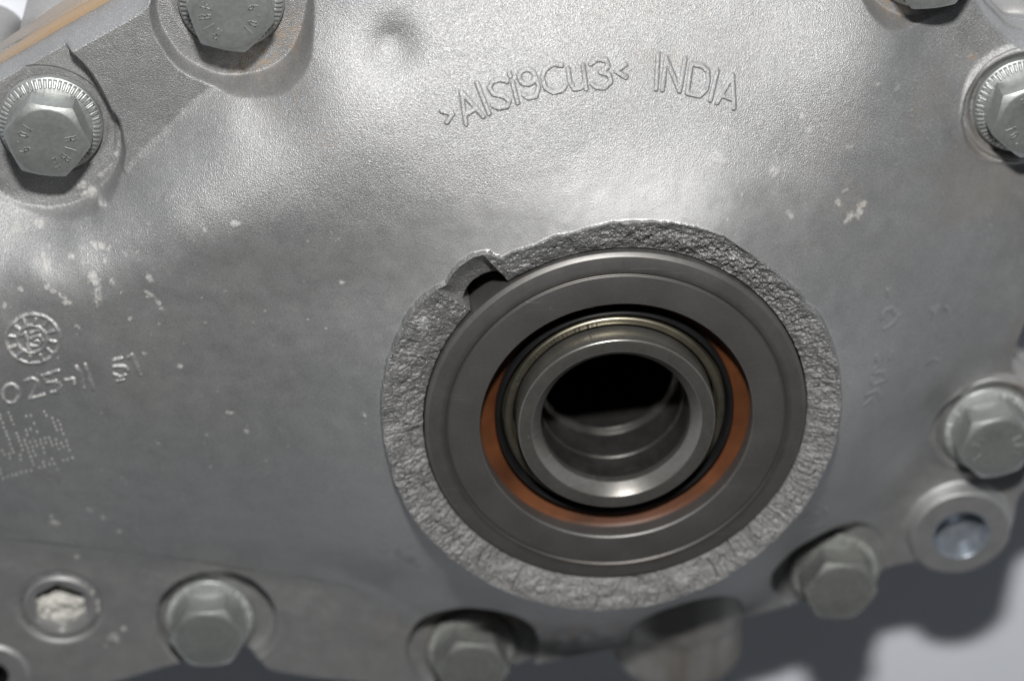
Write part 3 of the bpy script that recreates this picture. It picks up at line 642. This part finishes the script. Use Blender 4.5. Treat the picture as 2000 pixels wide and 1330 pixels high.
lathe('inner_bore', fillet([(13.3, -3.2), (13.25, -9.0), (12.85, -9.4), (12.8, -10.2), (13.4, -10.6), (13.4, -17.5), (12.3, -18.0), (12.3, -19.5), (13.5, -20.0), (13.6, -46)], 0.15, 3), M_bore, bear, 256, 28)
lathe('bore_shade_floor', [(24.0, -7.5), (20.0, -8.2), (18.0, -8.5)], M_dark, bear, 96, 40)
lathe('bore_shade_cap', [(13.62, -45.0), (0.01, -45.5)], M_dark, bear, 64, 40)  # near-black disc closing the bore, its unlit depth put into the colour

# --- tiny stroke font for stamped marks
GL = {'0': [[(.1,.2),(.1,.8),(.3,1),(.5,.8),(.5,.2),(.3,0),(.1,.2)]], '1': [[(.15,.8),(.3,1),(.3,0)]], '2': [[(.05,.8),(.3,1),(.5,.75),(.05,0),(.55,0)]], '3': [[(.05,.9),(.3,1),(.5,.75),(.25,.52),(.5,.25),(.3,0),(.05,.1)]],
 '7': [[(.05,1),(.55,1),(.2,0)]], '9': [[(.5,.6),(.3,.45),(.1,.65),(.12,.9),(.3,1),(.5,.85),(.5,.4),(.3,0)]], '.': [[(.25,0),(.3,.06)]], 'R': [[(.1,0),(.1,1),(.4,1),(.5,.75),(.4,.5),(.1,.5)],[(.3,.5),(.55,0)]],
 'I': [[(.3,0),(.3,1)]], 'B': [[(.1,0),(.1,1),(.4,1),(.48,.78),(.38,.55),(.1,.52)],[(.38,.55),(.52,.28),(.42,0),(.1,0)]], 'E': [[(.5,1),(.1,1),(.1,0),(.5,0)],[(.1,.5),(.42,.5)]],
 'K': [[(.1,0),(.1,1)],[(.5,1),(.1,.45),(.55,0)]], 'O': [[(.05,.3),(.05,.7),(.3,1),(.55,.7),(.55,.3),(.3,0),(.05,.3)]], 'Y': [[(.05,1),(.3,.5),(.55,1)],[(.3,.5),(.3,0)]], 'J': [[(.45,1),(.45,.2),(.25,0),(.08,.2)]],
 'A': [[(.05,0),(.3,1),(.55,0)],[(.15,.35),(.45,.35)]], 'P': [[(.1,0),(.1,1),(.4,1),(.52,.75),(.4,.5),(.1,.5)]], 'N': [[(.1,0),(.1,1),(.5,0),(.5,1)]], 'W': [[(0,1),(.15,0),(.3,.8),(.45,0),(.6,1)]], ' ': []}
def bar_strokes(strokes, wd, h, z):
    V, F = [], []
    for s in strokes:
        for (x0, y0), (x1, y1) in zip(s[:-1], s[1:]):
            L = math.hypot(x1-x0, y1-y0)+1e-9; dx, dy = (x1-x0)/L, (y1-y0)/L; e = wd*0.45
            a = (x0-dx*e, y0-dy*e); b = (x1+dx*e, y1+dy*e); nx_, ny_ = -dy*wd/2, dx*wd/2; k = len(V)
            for q, zz, f in ((a, z, 1), (b, z, 1), (b, z+h, .55), (a, z+h, .55)):
                V += [(q[0]+nx_*f, q[1]+ny_*f, zz), (q[0]-nx_*f, q[1]-ny_*f, zz)]
            F += [(k, k+2, k+4, k+6), (k+1, k+7, k+5, k+3), (k+6, k+4, k+5, k+7), (k, k+6, k+7, k+1), (k+2, k+3, k+5, k+4)]
    return V, F
def ring_text(txt, r0, hgt, a0, da, wd_k=0.9, inward=False):
    out = []
    for i, ch in enumerate(txt):
        a = a0+da*i
        for s in GL.get(ch, []):
            pts = []
            for u, v in s:
                x = (u-.3)*hgt*wd_k; y = r0+v*hgt
                if inward: x = -x; y = r0+hgt-v*hgt
                aa = a-x/(r0+hgt/2); pts.append((y*math.cos(aa), y*math.sin(aa)))
            out.append(pts)
    return out
tx = ring_text('KOYO JAPAN 72NE101 03 WII', 18.65, 0.75, ang(1006, 748, -3.5)-0.0, -(ang(1006, 748, -3.5)-ang(1165, 632, -3.5))/24.0, 0.8)
V, F = bar_strokes(tx, 0.15, 0.03, -3.29)
o_ = obj('stamped_marking', V, F, M_ink, bear, False)

# --- bolts
def hex_mesh():
    n = 96; a = np.arange(n)*2*np.pi/n
    m = np.mod(a+math.pi/6, math.pi/3)-math.pi/6
    rh = 6.5/np.cos(np.mod(a, math.pi/3)-math.pi/6)      # corner at angle 0
    rh = np.minimum(rh, 7.42)
    rc = 6.15
    rows = [(rh, np.full(n, 1.6)), (rh, 7.9-0.62*np.maximum(rh-rc, 0.08)), (np.full(n, rc), np.full(n, 7.92)), (np.full(n, rc-0.35), np.full(n, 8.0)), (np.full(n, 3.0), np.full(n, 7.94)), (np.full(n, 0.8), np.full(n, 7.90))]
    V = np.concatenate([np.c_[r_*np.cos(a), r_*np.sin(a), z_] for r_, z_ in rows])
    F = [(k*n+i, k*n+(i+1) % n, (k+1)*n+(i+1) % n, (k+1)*n+i) for k in range(len(rows)-1) for i in range(n)]
    F.append(tuple(range((len(rows)-1)*n, len(rows)*n)))
    return V, F
def flange_mesh():
    n = 768; a = np.arange(n)*2*np.pi/n; tooth = np.abs(np.mod(a*62/(2*np.pi), 1)-0.5)*2; tooth = sstep(.25, .75, tooth)
    rows = [(9.0, 0.0, 0), (9.0, 1.15, 0), (8.86, 1.32, 0), (8.72, 1.36, 0), (8.6, 1.42, .48), (7.55, 1.95, .48), (7.4, 2.02, 0), (6.0, 2.5, 0)]
    V = np.concatenate([np.c_[r_*np.cos(a), r_*np.sin(a), z_+d_*tooth] for r_, z_, d_ in rows])
    F = np.array([(k*n+i, k*n+(i+1) % n, (k+1)*n+(i+1) % n, (k+1)*n+i) for k in range(len(rows)-1) for i in range(n)])
    return V, F
hv, hf = hex_mesh(); fv, ff = flange_mesh(); hex_me = flange_me = None
for b in bolts:
    e = empty('bolt', housing, (b['p'][0], b['p'][1], ZS+HZ)); e['label'] = b['lab']
    if hex_me is None:
        h = obj('hex_head', hv, hf, M_bolt, e, True, 22); f = obj('serrated_flange', fv, ff, M_bolt, e, True, 40); hex_me, flange_me = h.data, f.data
    else:
        h = bpy.data.objects.new('hex_head', hex_me); col.objects.link(h); h.parent = e
        f = bpy.data.objects.new('serrated_flange', flange_me); col.objects.link(f); f.parent = e
    h.rotation_euler = (0, 0, b['a'])
    if b.get('shaded'):
        for o_ in (h, f): o_.material_slots[0].link = 'OBJECT'; o_.material_slots[0].material = M_bolt_shaded
    if b['mark']:
        a0 = math.radians(b['rot'])
        tt = ring_text(b['mark'][:4], 3.3, 1.7, a0, -0.46, 0.95)+ring_text(b['mark'][4:], 3.3, 1.6, math.radians(b['rot2']), 0.36, 0.9, True)
        V, F = bar_strokes(tt, 0.30, 0.17, 7.9)
        obj('stamped_marking', V, F, M_bolt, e, False)

# --- socket plug with white corrosion in its hexagon
pe_ = empty('socket_plug', housing, (plugc[0], plugc[1], -22.0+HZ)); pe_['label'] = 'round plug whose hexagon socket is filled with white corrosion'
n = 96; a = np.arange(n)*2*np.pi/n; ha = 1.62
rh = 4.65/np.cos(np.mod(a-ha, math.pi/3)-math.pi/6)
rows = [(np.full(n, 7.35), -3.0), (np.full(n, 7.35), -0.3), (np.full(n, 7.15), 0.35), (np.full(n, 6.7), 0.75), (np.full(n, 6.2), 0.8), (np.maximum(rh+0.2, 5.6), 0.55), (rh+0.12, 0.35), (rh, 0.1), (rh, -3.6), (np.full(n, 0.1), -3.8)]
V = np.concatenate([np.c_[r_*np.cos(a), r_*np.sin(a), np.full(n, z_)] for r_, z_ in rows])
F = [(k*n+i, k*n+(i+1) % n, (k+1)*n+(i+1) % n, (k+1)*n+i) for k in range(len(rows)-1) for i in range(n)]
pl_ = obj('plug_body', V, F, M_cast, pe_, True, 35)
for nme, v_ in (('grime_shade', .15), ('rust', 0), ('crust', 0), ('blasted', .1)): add_attr(pl_, nme, np.full(len(V), v_))
m_ = 90; t = np.linspace(0, 1, m_); rows = []
AA, TT = np.meshgrid(a, t); RH = (4.6/np.cos(np.mod(AA-ha, math.pi/3)-math.pi/6))*TT
xs, ys = RH*np.cos(AA), RH*np.sin(AA)
zz = -1.1-2.3*sstep(-0.5, 2.2, ys)+1.3*fbm(xs/1.2, ys/1.2, 71, 4)-0.5*sstep(1.5, 0, np.hypot(xs, ys-1.0))
V = np.stack([xs, ys, zz], -1).reshape(-1, 3); i = np.arange(n)[None, :]; j = np.arange(m_-1)[:, None]; i2 = (i+1) % n
F = np.stack([j*n+i, (j+1)*n+i, (j+1)*n+i2, j*n+i2], -1).reshape(-1, 4)
obj('corrosion_crust', V, F, M_crust, pe_, True)
# crust spilling over the plug edge at its upper right
AA, TT = np.meshgrid(np.linspace(-0.25, 1.35, 80), np.linspace(0, 1, 24)); rr = 5.5+1.9*TT
xs, ys = rr*np.cos(AA), rr*np.sin(AA); nn_ = fbm(xs/0.9, ys/0.9, 73, 4)
zz = 0.05+0.55*np.sin(np.pi*TT)*np.sin(np.pi*np.clip((AA+.25)/1.6, 0, 1))**.5+0.7*nn_
V = np.stack([xs, ys, zz], -1).reshape(-1, 3); i = np.arange(79)[None, :]; j = np.arange(23)[:, None]
F = np.stack([j*80+i, (j+1)*80+i, (j+1)*80+i+1, j*80+i+1], -1).reshape(-1, 4)
obj('corrosion_crust', V, F, M_crust, pe_, True)
